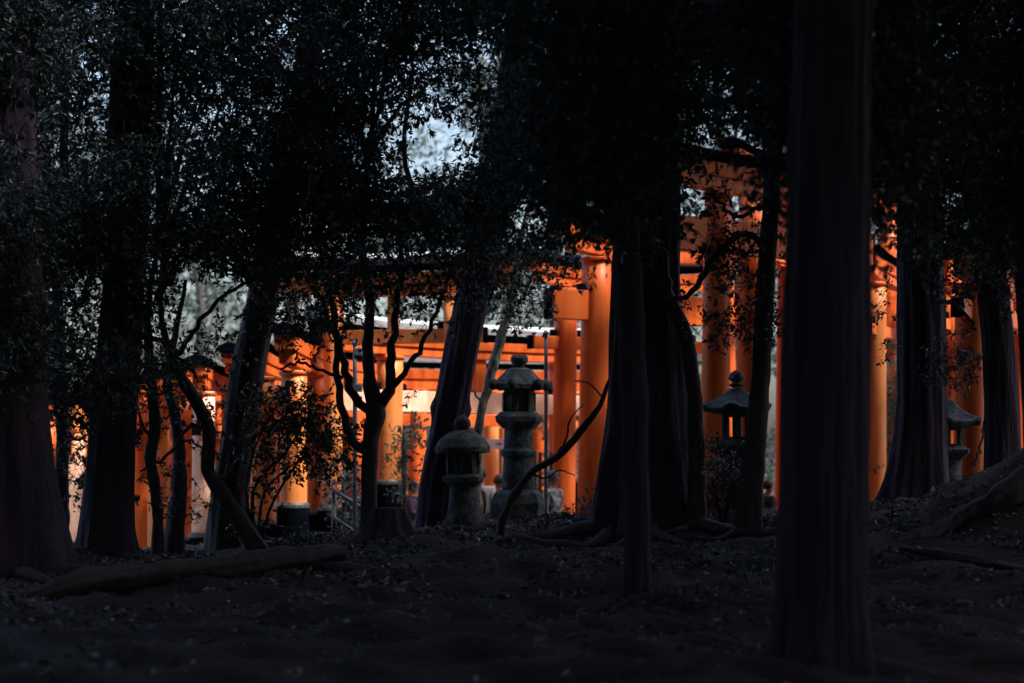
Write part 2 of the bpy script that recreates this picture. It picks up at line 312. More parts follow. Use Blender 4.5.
for t, lst in {'t18': ((215,1.5,.11),(260,1.2,.12),(310,1.6,.12)), 't1': ((300,1.8,.15),(340,2.2,.14),(265,1.5,.14)), 't3': ((230,1.3,.1),(330,1.4,.1)), 't16': ((200,1.1,.05),(340,1.2,.06)), 't15': ((340,1.4,.06),(215,1.2,.05))}.items():
    bx, by = T[t].location.x, T[t].location.y
    for a, L_, r in lst:
        c, s = math.cos(R(a)), math.sin(R(a)); w = rnd.uniform(-.3, .3)
        root_part(t, [(bx+c*.1, by+s*.1), (bx+c*L_*.5-s*w, by+s*L_*.5+c*w), (bx+c*L_, by+s*L_)], r)

# ---- crowns of the middle trees : leafy blobs hung round the visible limbs
GAPS = [(84,115,34,80,.78),(200,170,60,60,.45),(275,150,34,56,.62),(560,100,30,44,.75),(300,30,40,22,.6),(130,20,40,26,.55),(500,22,30,24,.6),(940,60,24,40,.7),(735,80,30,24,.6),(960,20,20,20,.7),(430,105,70,80,.72),(385,150,40,50,.5),(88,310,36,58,1),(195,312,72,62,.88),(545,225,44,42,.75),(425,292,62,24,.75),(345,238,26,20,.8),(300,285,34,20,.6),(478,60,30,30,.35),
        (735,210,72,98,1.0),(876,15,22,46,1),(1014,6,34,34,1),(890,70,16,40,.5),(880,330,22,60,1),(968,330,25,60,.8)]
LOW = [(-60,430),(60,410),(120,400),(180,350),(250,330),(300,310),(400,275),(470,285),(560,255),(600,230),(660,215),(690,125),(790,130),(860,230),(930,240),(980,260),(1100,300)]
def keep(px, py):
    if py > interp(px, LOW): return False
    for gx, gy, rx, ry, pr in GAPS:
        if ((px-gx)/rx)**2+((py-gy)/ry)**2 < 1 and rnd.random() < pr: return False
    return True
own = [('t1',-10,24),('t2',62,26.8),('t3',130,26),('t4',155,27),('t6',185,26.5),('t7',280,27.5),('t9',372,26.5),('t11',492,28),('t14',645,25),('t14b',600,19.5),('t16',778,24.5),('t17',835,16),('t18',914,27),('t19',975,26),('t20',1036,22)]
blobs = {t: [] for t, _, _ in own}
gx_ = 0
for py in range(-70, 430, 26):
    for px in range(-60, 1100, 34):
        for lay in range(3 if px > 570 and rnd.random() < .35 else 2):
            x = px+rnd.uniform(-20, 20); y = py+rnd.uniform(-16, 16)
            if not keep(x, y): continue
            t, tx, tY = min(own, key=lambda o: abs(o[1]-x)+rnd.uniform(0, 70))
            Yb = tY+rnd.uniform(-1.9, 1.6)*(1 if lay else .8); Yb = max(16, min(29.8, Yb))
            r = rnd.uniform(.30, .62); den = 1.0 if y < interp(x, LOW)-60 else .55
            c = at(x, y, Yb); blobs[t].append((c, (r*1.15, r, r*.62), (r/.45)**2*(70 if rnd.random() < .8 else 30)*den))
for t, px, Y in own:
    bl = blobs[t]
    if not bl: continue
    root = T[t]; crown_obj(root, bl, M['leaf'], .084, 7)
    # limbs that carry the blobs, hanging together as crown twigs
    big = sorted(bl, key=lambda b: -b[2])[:7]
    tr = [c for c in root.children if c.name.startswith('trunk')][0]
    ring = [v.co for v in tr.data.vertices]
    for c, r, n in big:
        tz = c[2]-root.location.z-.5
        near = min(ring, key=lambda v: abs(v.z-tz)); k = [v for v in ring if abs(v.z-near.z) < .12]
        s = sum(k, Vector())/len(k); e = Vector(c)-root.location; d = e-s
        if d.length > 4.5: continue
        pts = [s, s+d*.35+Vector((0,0,.12*d.length)), s+d*.7+Vector((0,0,.1)), e]
        sp = smoothpath([tuple(p) for p in pts], 12); mb = MB()
        mb.tube([Vector(q)+Vector([rnd.uniform(-.03,.03) for _ in range(3)]) for q in sp], [.035*(1-.8*i/12)+.004 for i in range(13)], 7)
        mb.build('branch', M['bark2'], root, True)
# hanging leafy twigs that stand clear against the orange gates
def extra(t, lst, mat='leaf', size=.07, per=7, name='foliage'):
    return crown_obj(T[t], [(at(x, y, Y), (rx*Y/F, .3, ry*Y/F), n) for x, y, Y, rx, ry, n in lst], M[mat], size, per, name, .15)
extra('t16', [(700,178,24.2,20,9,12),(724,198,24.3,20,14,24),(752,212,24.5,12,12,12),(718,250,24.2,30,18,70),(740,238,24.3,22,12,40),(745,285,24.5,26,22,60),(755,322,24.6,26,16,50),(728,330,24.4,24,12,36),(790,240,24.6,12,20,14),(786,312,24.6,12,22,16),(700,330,24.2,16,8,10),(700,208,24.2,8,10,6)])
extra('t9', [(335,300,26.8,40,26,70),(400,290,26.8,50,22,80),(355,330,26.9,36,14,24),(300,330,26.7,40,20,50),(430,310,26.7,22,20,30),(345,245,26.8,30,22,40),(425,285,26.8,26,14,24),(408,402,26.9,6,8,3),(400,470,26.9,8,10,4),(300,310,26.8,30,14,20)])
extra('t6', [(190,400,26.8,30,20,30),(215,440,26.8,18,22,20),(165,480,26.8,26,24,20),(196,500,26.8,16,18,14),(225,345,26.8,36,20,40),(150,505,26.8,14,10,8),(168,420,26.9,20,14,14)])
extra('t2', [(84,440,27,18,22,34),(80,470,27,16,20,34),(90,490,27,14,22,26),(72,400,27,20,20,24),(92,400,27,14,24,26),(78,550,27,14,8,12)])
extra('t11', [(530,300,28.2,26,20,50),(548,262,28.2,26,16,50),(505,300,28.4,16,22,30),(520,330,28.2,14,10,10),(575,280,28.2,14,8,8),(425,225,28.2,30,26,40)])
extra('t14', [(675,300,25.2,14,18,12),(705,442,25.4,16,6,12),(720,448,25.2,24,6,20)])
extra('t18', [(958,358,27,26,16,60),(950,372,27,18,10,26),(968,280,27,20,12,36),(884,300,27,10,22,16),(880,350,27.4,10,8,8),(875,468,27,5,7,4),(945,285,27,14,14,20)])
extra('t4', [(150,445,27,12,10,8),(160,470,27,16,8,8)])
extra('t13', [(620,345,26.4,8,8,2)], size=.05)

# shrubs
def shrub(px, Y, label, stems, bl, name='leafy_shrub', mat='leaf_shrub', size=.09, per=7, nm='foliage'):
    b = base_at(px, Y); root = empty(name, b, label, 'shrub')
    for s in stems: branch_obj(root, [(px, bpy_(px, Y), Y, s[0][2]*1.3)]+[(p[0], p[1], Y, p[2]) for p in s], M['twig'], name='stem', wob=.01)
    crown_obj(root, [(at(x, y, Y+rnd.uniform(-.3, .3)), (rx*Y/F, .35, ry*Y/F), n) for x, y, rx, ry, n in bl], M[mat], size, per, nm, .1)
    return root
shrub(258, 27.5, 'loose leafy shrub in front of the black footed pillars on the left', [[(252,500,4),(262,475,3),(284,455,2.5),(300,430,2)],[(262,500,3),(285,470,2),(320,450,1.5)],[(246,490,3),(258,440,2),(280,400,1.5)],[(272,505,3),(300,460,2),(330,430,1.5)]],
      [(280,410,28,18,70),(262,440,20,20,50),(300,420,28,20,84),(325,440,24,18,66),(345,450,14,14,20),(290,455,26,16,44),(260,480,14,18,16),(322,475,10,14,10),(335,465,16,12,16),(310,400,16,10,20),(252,515,12,10,10),(300,538,40,6,14),(262,540,24,6,14),(240,400,14,16,10)])
shrub(722, 27.4, 'round dark bush left of the wide roofed stone lantern', [[(718,505,4),(712,480,3)],[(728,505,4),(732,478,3)]],
      [(718,492,22,22,190),(735,480,16,14,70),(708,470,18,8,34),(745,500,14,14,60),(722,462,28,6,30)], 'dark_bush', 'leaf', .055)
shrub(668, 28, 'low dark growth at the foot of the giant cedar', [[(664,520,3),(660,505,2)]], [(600,505,24,14,60),(590,520,20,10,40),(575,515,16,9,30)], 'low_bush', 'leaf', .055)
shrub(404, 33.6, 'bluish young conifer beside the bright orange pillar', [[(404,470,5),(404,430,3)]], [(403,445,5,16,26),(420,430,14,4,20),(403,480,5,18,22),(428,456,9,8,14)], 'young_conifer', 'leaf_far', .09, 7)
shrub(344, 33, 'dark undergrowth between the handrail posts', [[(344,510,4),(344,480,3)]], [(345,500,16,26,120),(338,470,12,14,40),(352,535,14,14,40)], 'low_bush', 'leaf', .07)
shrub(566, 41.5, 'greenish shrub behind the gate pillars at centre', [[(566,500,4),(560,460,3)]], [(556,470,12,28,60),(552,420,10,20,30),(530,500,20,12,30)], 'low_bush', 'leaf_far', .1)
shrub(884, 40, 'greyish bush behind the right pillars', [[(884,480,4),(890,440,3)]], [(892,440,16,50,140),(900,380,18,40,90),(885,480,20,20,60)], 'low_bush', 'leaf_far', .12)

# log, stump, low bank root
def log(name, label, pts, cat):
    P = [(*at(px, py, Y), r) for px, py, Y, r in pts]; c = Vector(P[0][:3]); sp = smoothpath(P, 50); root = Vector((c.x, c.y, c.z))
    a1 = rnd.uniform(0, 6); mb = MB()
    mb.tube([Vector(q[:3])-root for q in sp], [q[3] for q in sp], 26, lambda a, i, p: 1+.10*math.sin(3*a+i*.2+a1)+.06*math.sin(8*a+i*.1)+.12*math.sin(i*.55+a)+.09*math.sin(i*1.3+2*a+a1))
    o = mb.build(name, M['bark2'], None, True); o.location = root; return tag(o, label, cat)
log('fallen_log', 'long fallen log lying across the ground at the lower left', [(20,600,20.5,.07),(90,582,20.8,.13),(200,570,21.4,.13),(290,558,22,.12),(345,552,22.4,.08)], 'log')
log('fallen_branch', 'thinner fallen branch lying behind the end of the long log', [(140,586,21.5,.05),(230,572,22.4,.07),(300,562,23,.07),(400,574,22.5,.05),(520,566,23,.04)], 'branch')
log('surface_root', 'great dark root rising along the bank at the right edge', [(880,552,23.0,.05),(915,544,23.2,.10),(955,524,23.4,.13),(995,502,23.3,.16),(1050,474,23.3,.20),(1110,458,23.3,.24)], 'root')
log('fallen_branch', 'thin pale branch lying on the floor right of the nearest trunk', [(900,548,22,.03),(950,556,21.5,.05),(1000,566,21,.05),(1050,572,21,.04)], 'branch')
for px, py, L_ in ((560,556,.7),(585,548,.9),(612,562,.6),(455,572,.8),(520,590,.7),(330,600,.9),(250,612,.6),(180,628,.8),(700,575,.7),(730,560,.5),(930,590,.8),(985,605,.7),(420,620,.6),(690,620,.8),(560,640,.7),(120,650,.6),(745,552,.4),(300,545,.6),(340,552,.5)):
    Yt = 24.0
    for _ in range(30): Yt = min(29, max(11, (ZC-gz((px-512)*Yt/F, Yt))*F/(py-HY)))
    x0 = (px-512)*Yt/F; an = rnd.uniform(-.6, .6); c0 = Vector((x0, Yt, gz(x0, Yt)+.02)); m = MB(); pts = []; dx = 0
    for k in range(9):
        u = (k/8-.5)*L_; dx += rnd.uniform(-.03, .03); x, y = x0+u*math.cos(an)-dx*math.sin(an), Yt+u*math.sin(an)+dx; pts.append(Vector((x, y, gz(x, y)+.03+.03*math.sin(k)))-c0)
    m.tube(pts, [.014*(1-.6*k/8) for k in range(9)], 7)
    q = pts[4]; m.tube([q, q+Vector((.10,.06,.05)), q+Vector((.2,.08,.07))], [.008,.006,.003], 6)
    o = m.build('fallen_twig', M['lichen'], None, True); o.location = c0; tag(o, 'small dead pale twig lying on the dark forest floor', 'twig', 'dead twigs on the forest floor')
b = base_at(389, 26); st = MB()
a1 = 1.3
st.tube([Vector((0,0,z)) for z in np.linspace(0, .46, 14)]+[Vector((0,0,.44))], [.36-.16*i/13 for i in range(14)]+[.12], 30, lambda a, i, p: 1+.1*math.sin(4*a+a1)+.07*math.sin(9*a)+(.25*math.exp(-i/3)*abs(math.sin(2.5*a))))
o = st.build('tree_stump', M['bark'], None, True); o.location = b; tag(o, 'dark rough stump in front of the bright orange pillar', 'stump')

# ---------------------------------------------------------------- torii gates
def curved_beam(L, h, d, z, rise, over=0, n=24, cap=0):
    mb = MB(); V = []; Fc = []
    for i in range(n+1):
        t = -1+2*i/n; x = t*L/2; dz = rise*abs(t)**2.6
        hh = h*(1+.12*abs(t)**3)
        for y, zz in ((-d/2, 0), (d/2, 0), (d/2+over, hh), (0 if cap else d/2+over, hh+cap), (-d/2-over, hh)):
            V.append((x, y, z+dz+zz))
    for i in range(n):
        for k in range(5):
            a = i*5+k; b = i*5+(k+1) % 5; Fc.append((a, b, b+5, a+5))
    Fc.append((4,3,2,1,0)); Fc.append(tuple(n*5+k for k in range(5)))
    return mb.add(V, Fc)
GG = 'vermilion gates lining the shrine path'
def torii(pa, Ya, pb, Yb, ytop, ynuki, ybase, dia, label, mat='red', nmat=None, bmat=None, over=.85, nover=.30, pmat=None, rise=.12, hk=None, nh=1.05, cap=.03, rb=.07, rmat='black'):
    """pa/pb: bottom of the two pillars; ytop, ynuki, ybase: heights read at pillar a"""
    A = Vector(((pa-512)*Ya/F, Ya, 0)); B = Vector(((pb-512)*Yb/F, Yb, 0)); c = (A+B)/2; g = min(gz(A.x, A.y), gz(B.x, B.y))-.05
    W = (B-A).length; rz = math.atan2(B.y-A.y, B.x-A.x)
    root = empty('torii_gate', (c.x, c.y, g), label, 'torii gate', GG, rz)
    zt = at(0, ytop, Ya).z-g; zn = at(0, ynuki, Ya).z-g; zb = max(.5, at(0, ybase, Ya).z-g)
    r = dia/2; hk = hk or dia*(.52 if dia > .495 else .43); zs = zt-hk*2.0
    lean = .018
    for s in (-1, 1):
        x = s*W/2
        pil = MB(); pil.tube([Vector((x*(1+lean*2*(1-k/8)/W*0)-s*lean*(zs)*(k/8), 0, k/8*(zs+.02))) for k in range(9)], [r*(1-.10*k/8) for k in range(9)], 40)
        p = pil.build('pillar', M[(pmat or mat) if s < 0 else mat], root, True)
        bs = MB(); bs.lathe([(r*1.13,0),(r*1.13,zb-.06),(r*1.10,zb)], 40, (x, 0, 0)); q = bs.build('pillar_foot', M['black'], p, False); q.data.polygons.foreach_set('use_smooth', [len(f.vertices) == 4 for f in q.data.polygons])
        bd = MB(); bd.lathe([(r*1.145,zb-.08),(r*1.15,zb-.03),(r*1.08,zb+.012)], 40, (x, 0, 0)); bd.build('metal_band', M['band'], p, False)
        dk = MB(); dk.lathe([(r*.93,zs-.07),(r*1.06,zs-.03),(r*1.06,zs+.004)], 32, (x-s*lean*zs, 0, 0)); dk.build('pillar_collar', M[mat], p, False)
        for q in (-1, 1):
            wz = MB(); wz.box((x-s*lean*zn+q*(r*.96+.05), 0, zn+hk*nh*.5+.055), (.10, dia*.34, .15), taper=.8); wz.build('wedge', M['black'], root, bevel=.008)
    Ln = W+2*nover+dia
    nk = MB(); nk.box((0, 0, zn), (Ln, dia*.36, hk*nh)); n_ = nk.build('tie_beam', M[bmat or nmat or mat], root, bevel=.012)
    for s in (-1, 1):
        e = MB(); e.box((s*(Ln/2+.018), 0, zn), (.05, dia*.39, hk*nh+.02)); e.build('beam_end_cap', M['black'], n_, bevel=.006)
    zt2 = zs+.005
    gk = MB(); gk.box((0, 0, (zn+hk*nh*.5+zt2)/2), (dia*.5, dia*.30, zt2-zn-hk*nh*.5-.006)); gk.build('centre_strut', M[mat], root, bevel=.008)
    Lk = W+2*over+dia
    sm = curved_beam(Lk-.25, hk*.85, dia*.52, zs+.01, rise); sm.build('lower_lintel', M[mat], root, bevel=.01)
    ks = curved_beam(Lk, hk*.85, dia*.66, zs+.014+hk*.86, rise*1.06, .03); k_ = ks.build('top_lintel', M[nmat or mat], root, bevel=.01)
    rf = curved_beam(Lk+.12, rb, dia*.78, zs+.02+hk*1.84, rise*1.1, .07); rf_ = rf.build('roof_board', M['black'], root, bevel=.006)
    rc = curved_beam(Lk+.08, cap, dia*.92, zs+.03+rb+hk*1.84, rise*1.1, .03, cap=.10); rc.build('roof_cap', M[rmat], rf_)
    return root
# middle, seen broadside
torii(387,37.0, 563,40.0, 336,401,480,.53, 'broadside gate with pale tie beam and yellow orange left pillar behind the forked tree', mat='red', pmat='faded_lit', nmat='red', bmat='pale', nover=.9, over=1.3, rise=.08, hk=.19, nh=2.1, rb=.11, cap=.11, rmat='roof')  # tie beam and left pillar have the sunlight in their colour
torii(415,41.5, 541,42.4, 367,420,497,.40, 'broadside gate second from the front behind the pale tie beam', over=1.9, rise=.05, hk=.24, rb=.10, cap=.10, rmat='roof')
torii(504,45.6, 600,46.4, 384,425,497,.40, 'farthest broadside gate seen under the others behind the pale tie beam', mat='faded_lit', over=1.9, rise=.05, nmat='red', hk=.2)
torii(330,35.6, 458,34.9, 272,338,506,.38, 'tall gate with its lintel among the leaves above the forked tree', mat='faded_lit', nmat='faded_lit', over=.9, rise=.16, hk=.24, rb=.09, cap=.12, rmat='roof')
torii(592,36.0, 724,37.8, 225,306,520,.58, 'tall gate with broad beam end beside the tall stone lantern', over=.35, nover=.66, nh=1.75)
torii(562,37.7, 684,39.2, 268,343,520,.47, 'lower gate just behind the one beside the tall stone lantern', over=.5, nover=.45, nh=1.2)
torii(489,43.4, 586,44.2, 380,424,497,.36, 'slim pillared gate seen in the gap between the two stone lanterns', mat='faded_lit', over=.5)
# left, seen from the side
torii(293,34.8, 352,39.4, 342,396,503,.50, 'black footed gate behind the loose leafy shrub', pmat='faded_lit', over=.35)
torii(315,36.0, 372,41.0, 352,408,510,.46, 'gate with the shorter black foot just right behind the loose shrub', over=.3)
torii(262,36.5, 318,41.2, 356,408,520,.46, 'gate partly hidden by the left side of the loose leafy shrub', pmat='faded_lit', over=.3)
torii(236,38.5, 286,43.0, 360,412,530,.45, 'gate showing just right of the broad grey leaning trunk', over=.3)
torii(203,38.0, 246,42.2, 372,430,533,.46, 'gate with pillar coloured pale for its highlight behind the crooked leaning tree', pmat='pale', over=.3, nmat='red')
torii(184,40.0, 222,44.0, 378,432,536,.46, 'gate seen between slim grey trunk and crooked tree', over=.3)
torii(158,40.5, 196,44.4, 385,436,548,.46, 'yellowish gate behind the wavy black stem', pmat='faded_lit', over=.3)
torii(142,42.0, 178,46.0, 390,440,550,.46, 'gate directly right of the thick leaning trunk on the left', over=.3)
torii(73,41.0, 112,45.0, 410,448,562,.50, 'pale gate between thin and thick left trunks', pmat='pale', mat='faded_lit', over=.3)
torii(46,43.0, 84,47.0, 405,445,562,.46, 'farthest left gate just right of the huge edge trunk', over=.3)
# right, near and tall
torii(713,33.0, 832,34.7, 162,236,560,.50, 'tall gate with big orange beams right of the giant cedar', over=.9, nover=.7, nh=2.2)
torii(748,35.4, 846,39.4, 160,250,560,.48, 'tall dark gate with bright edge line beside the straight trunk', over=.5, nover=.3)
torii(786,38.0, 890,41.5, 175,262,560,.46, 'gate showing between the straight trunk and the massive near trunk', over=.4)
torii(874,36.0, 938,41.0, 262,330,560,.44, 'slim pale sided gate right of the massive near trunk', pmat='faded_lit', over=.3)
torii(969,33.2, 1040,37.5, 250,310,560,.56, 'thick gate with shiny edge behind the half hidden lantern', over=.3, nover=.4)
torii(948,37.0, 1020,41.6, 268,325,560,.45, 'darker gate just left behind the thick shiny one', over=.3)
torii(1020,38.5, 1085,43.0, 265,330,560,.46, 'gate at the right edge beyond the bowed trunk', over=.3)

# ---------------------------------------------------------------- stone lanterns
def lantern(px, Y, ytop, kind, label, hexn=6):
    b = base_at(px, Y); b.z += .06; root = empty('stone_lantern', b, label, 'stone lantern', 'stone lanterns on the bank'); root.rotation_euler = (rnd.uniform(-.012,.012), rnd.uniform(-.022,.022), 0); u = Y/F
    ybase = HY-(b.z-ZC)/u; H = (ybase-ytop)
    def P(name, prof, n=hexn, c=(0,0,0), sm=False, parent=None, ph=.26, mb=None):
        m = mb or MB(); m.lathe([(r*u, z*u) for r, z in prof], n, c, ph); return m.build(name, M['stone'], parent or root, sm, bevel=.01)
    if kind == 'tall':
        k = H/165
        P('base', [(28,-8),(28,6*k),(29,14*k),(25,24*k),(19,28*k)])
        P('shaft', [(17,28*k+.1),(15.5,50*k),(15,60*k),(17.5,63*k),(18,67*k),(15,70*k),(14.5,90*k)], 28, sm=True)
        P('platform', [(17,90*k),(24,97*k),(25,102*k),(19,107*k)])
        fb = MB()
        for i in range(6):
            a = .26+i*math.pi/3; fb.box((14.2*u*math.cos(a), 14.2*u*math.sin(a), 117*k*u), (5*u, 6.5*u, 19*k*u), a)
        f_ = fb.build('fire_box', M['stone'], root, bevel=.006); P('sill', [(16,107*k),(16,110*k)], parent=f_); P('top_ring', [(16,125*k),(16,129*k)], parent=f_); P('inner_block', [(16.3,110.2*k),(16.3,124.8*k)], parent=f_)
        ro = P('roof', [(20,129*k),(26,130*k),(27,135*k),(21,142*k),(13,150*k),(8,152*k)])
        for i in range(6):
            a = .26+i*math.pi/3; m = MB(); m.lathe([(1*u,-6*u),(4.5*u,-4*u),(5.5*u,0),(4.5*u,4*u),(1*u,5.5*u)], 12, (27*u*math.cos(a), 27*u*math.sin(a), 135*k*u)); m.build('corner_scroll', M['stone'], ro, True)
        P('finial', [(5,152*k),(6,155*k),(8.5,158*k),(9,162*k),(7,165*k)], 20, sm=True)
    elif kind == 'short':
        k = H/104
        P('shaft', [(22,-8),(20,2*k),(17,10*k),(14.5,22*k),(13.5,36*k)], 28, sm=True)
        P('platform', [(15,36*k),(21,41*k),(22,45*k),(16,48*k)])
        fb = MB()
        for i in range(6):
            a = .26+i*math.pi/3; fb.box((14*u*math.cos(a), 14*u*math.sin(a), 58*k*u), (5*u, 7*u, 19*k*u), a)
        f_ = fb.build('fire_box', M['stone'], root, bevel=.006); P('inner_block', [(14.6,48*k),(14.6,66*k)], parent=f_)
        P('roof', [(17,67*k),(27,68*k),(28,73*k),(23,81*k),(13,88*k),(6,90*k)], 24, sm=False)
        P('finial', [(5,90*k),(9,94*k),(8,99*k),(4,103*k),(1,104*k)], 20, sm=True)
    else:
        k = H/142
        P('base', [(25,-8),(25,5*k),(19,11*k)])
        P('shaft', [(17,11*k),(14.5,20*k),(13,40*k),(14,58*k)], 28, sm=True)
        P('platform', [(14,58*k),(23,68*k),(25,73*k),(18,78*k)])
        fb = MB()
        for i in range(6):
            a = .26+i*math.pi/3; fb.box((13.5*u*math.cos(a), 13.5*u*math.sin(a), 90*k*u), (4.5*u, 4.5*u, 22*k*u), a)
        f_ = fb.build('fire_box', M['stone'], root, bevel=.006); P('sill', [(17,78*k),(17,81*k)], parent=f_); P('top_ring', [(17,100*k),(17,103*k)], parent=f_)
        # wide roof with upturned corners
        m = MB(); V = []; n = 36
        prof = [(16,0,0),(36,3,1),(37,6,1),(26,11,.5),(14,19,.1),(7,26,0)]
        for r, z, w in prof:
            for j in range(n):
                a = 2*math.pi*j/n; c6 = abs(math.cos(3*(a-.26)))**6; V.append(((r*(1-.10*w+.12*w*c6))*u*math.cos(a), (r*(1-.10*w+.12*w*c6))*u*math.sin(a), (102.6*k+z+5*w*c6)*u))
        Fc = [(i*n+j, i*n+(j+1) % n, (i+1)*n+(j+1) % n, (i+1)*n+j) for i in range(len(prof)-1) for j in range(n)]+[tuple(range(n))[::-1], tuple((len(prof)-1)*n+j for j in range(n))]
        m.add(V, Fc); m.build('roof', M['stone'], root)
        P('finial', [(5,128*k),(8,131*k),(4.5,133*k),(8.5,137*k),(6,142*k),(1,145*k)], 20, sm=True)
    return root
lantern(518, 29.6, 355, 'tall', 'tall stone lantern with knobbed roof corners right of the slanting pale trunk')
lantern(464, 28.6, 415, 'short', 'short stone lantern with flared foot right of the dark leaning trunk')
lantern(738, 28.8, 373, 'wide', 'stone lantern with wide upturned roof behind the straight trunk')
lantern(948, 29.3, 400, 'wide', 'stone lantern half hidden by the gnarled thick trunk')

# ---------------------------------------------------------------- handrail, poles, sign, screen
def pole(px, Y, y0, w, label, name='metal_pole', brackets=()):
    b = base_at(px, Y); root = empty(name, b, label, 'pole'); top = at(px, y0, Y).z-b.z; r = w*Y/F/2
    m = MB(); m.tube([Vector((0,0,k*top/8)) for k in range(9)], [r]*9, 14); m.build('post', M['metal'], root, True)
    m = MB(); m.lathe([(r*1.5,0),(r*1.5,.04),(r*.4,.08)], 14, (0,0,top)); m.build('cap', M['metal'], root)
    for y in brackets:
        m = MB(); m.box((r*1.2, 0, at(px, y, Y).z-b.z), (r*4, r*3, .12)); m.build('bracket', M['metal'], root, bevel=.01)
    return root
pole(355, 31.5, 345, 4.5, 'thin metal pole with small brackets left of the forked tree', brackets=(352, 388, 400))
pole(546, 34, 335, 4, 'thin bluish metal pole right of the tall stone lantern', brackets=(385,))
hr = empty('handrail', base_at(346, 31.8), 'short sloping metal handrail beside the forked tree', 'handrail'); L0 = hr.location
for x, y0 in ((334, 492), (371, 512)):
    m = MB(); bb = base_at(x, 31.8); t = at(x, y0, 31.8); m.tube([bb-L0, (bb+t)/2-L0, t-L0], [.04]*3, 12); m.build('post', M['metal'], hr, True)
for y in (0, 30):
    m = MB(); a = at(330, 488+y*.9, 31.74); c = at(385, 522+y, 31.74); m.tube([a-L0, (a+c)/2-L0, c-L0], [.028]*3, 12); m.build('rail', M['metal'], hr, True)
sg = empty('direction_sign', base_at(501, 40.5)+Vector((0,0,0)), 'small white arrow sign between the two stone lanterns', 'sign'); L0 = sg.location
c = at(495, 444, 40.5)-L0
m = MB(); m.box((c.x, c.y, c.z), (.44, .03, .20)); pn = m.build('panel', M['white'], sg, bevel=.004)
m = MB(); m.tube([Vector((c.x+.12, .05, 0)), Vector((c.x+.12, .05, c.z+.1))], [.025]*2, 10); m.build('post', M['metal'], sg, True)
m = MB(); y = c.y-.0185; m.add([(c.x+.02,y,c.z-.012),(c.x+.09,y,c.z-.012),(c.x+.09,y,c.z-.04),(c.x+.14,y,c.z),(c.x+.09,y,c.z+.04),(c.x+.09,y,c.z+.012),(c.x+.02,y,c.z+.012)], [(0,1,2,3,4,5,6)]); m.build('arrow', M['c_navy'], pn)
sc = empty('slatted_screen', base_at(540, 35.6), 'pale blue grey screen of upright slats beside the tall stone lantern', 'screen'); L0 = sc.location
for x in np.linspace(524, 551, 6):
    m = MB(); t = at(x, 452 if x > 526 else 462, 35.6)-L0; m.box((t.x, 0, t.z/2), (.065, .03, t.z)); m.build('slat', M['metal'], sc, bevel=.006)
for zz in (.5, 1.6):
    m = MB(); m.box((0, .03, zz), (.58, .025, .06)); m.build('rail', M['metal'], sc)

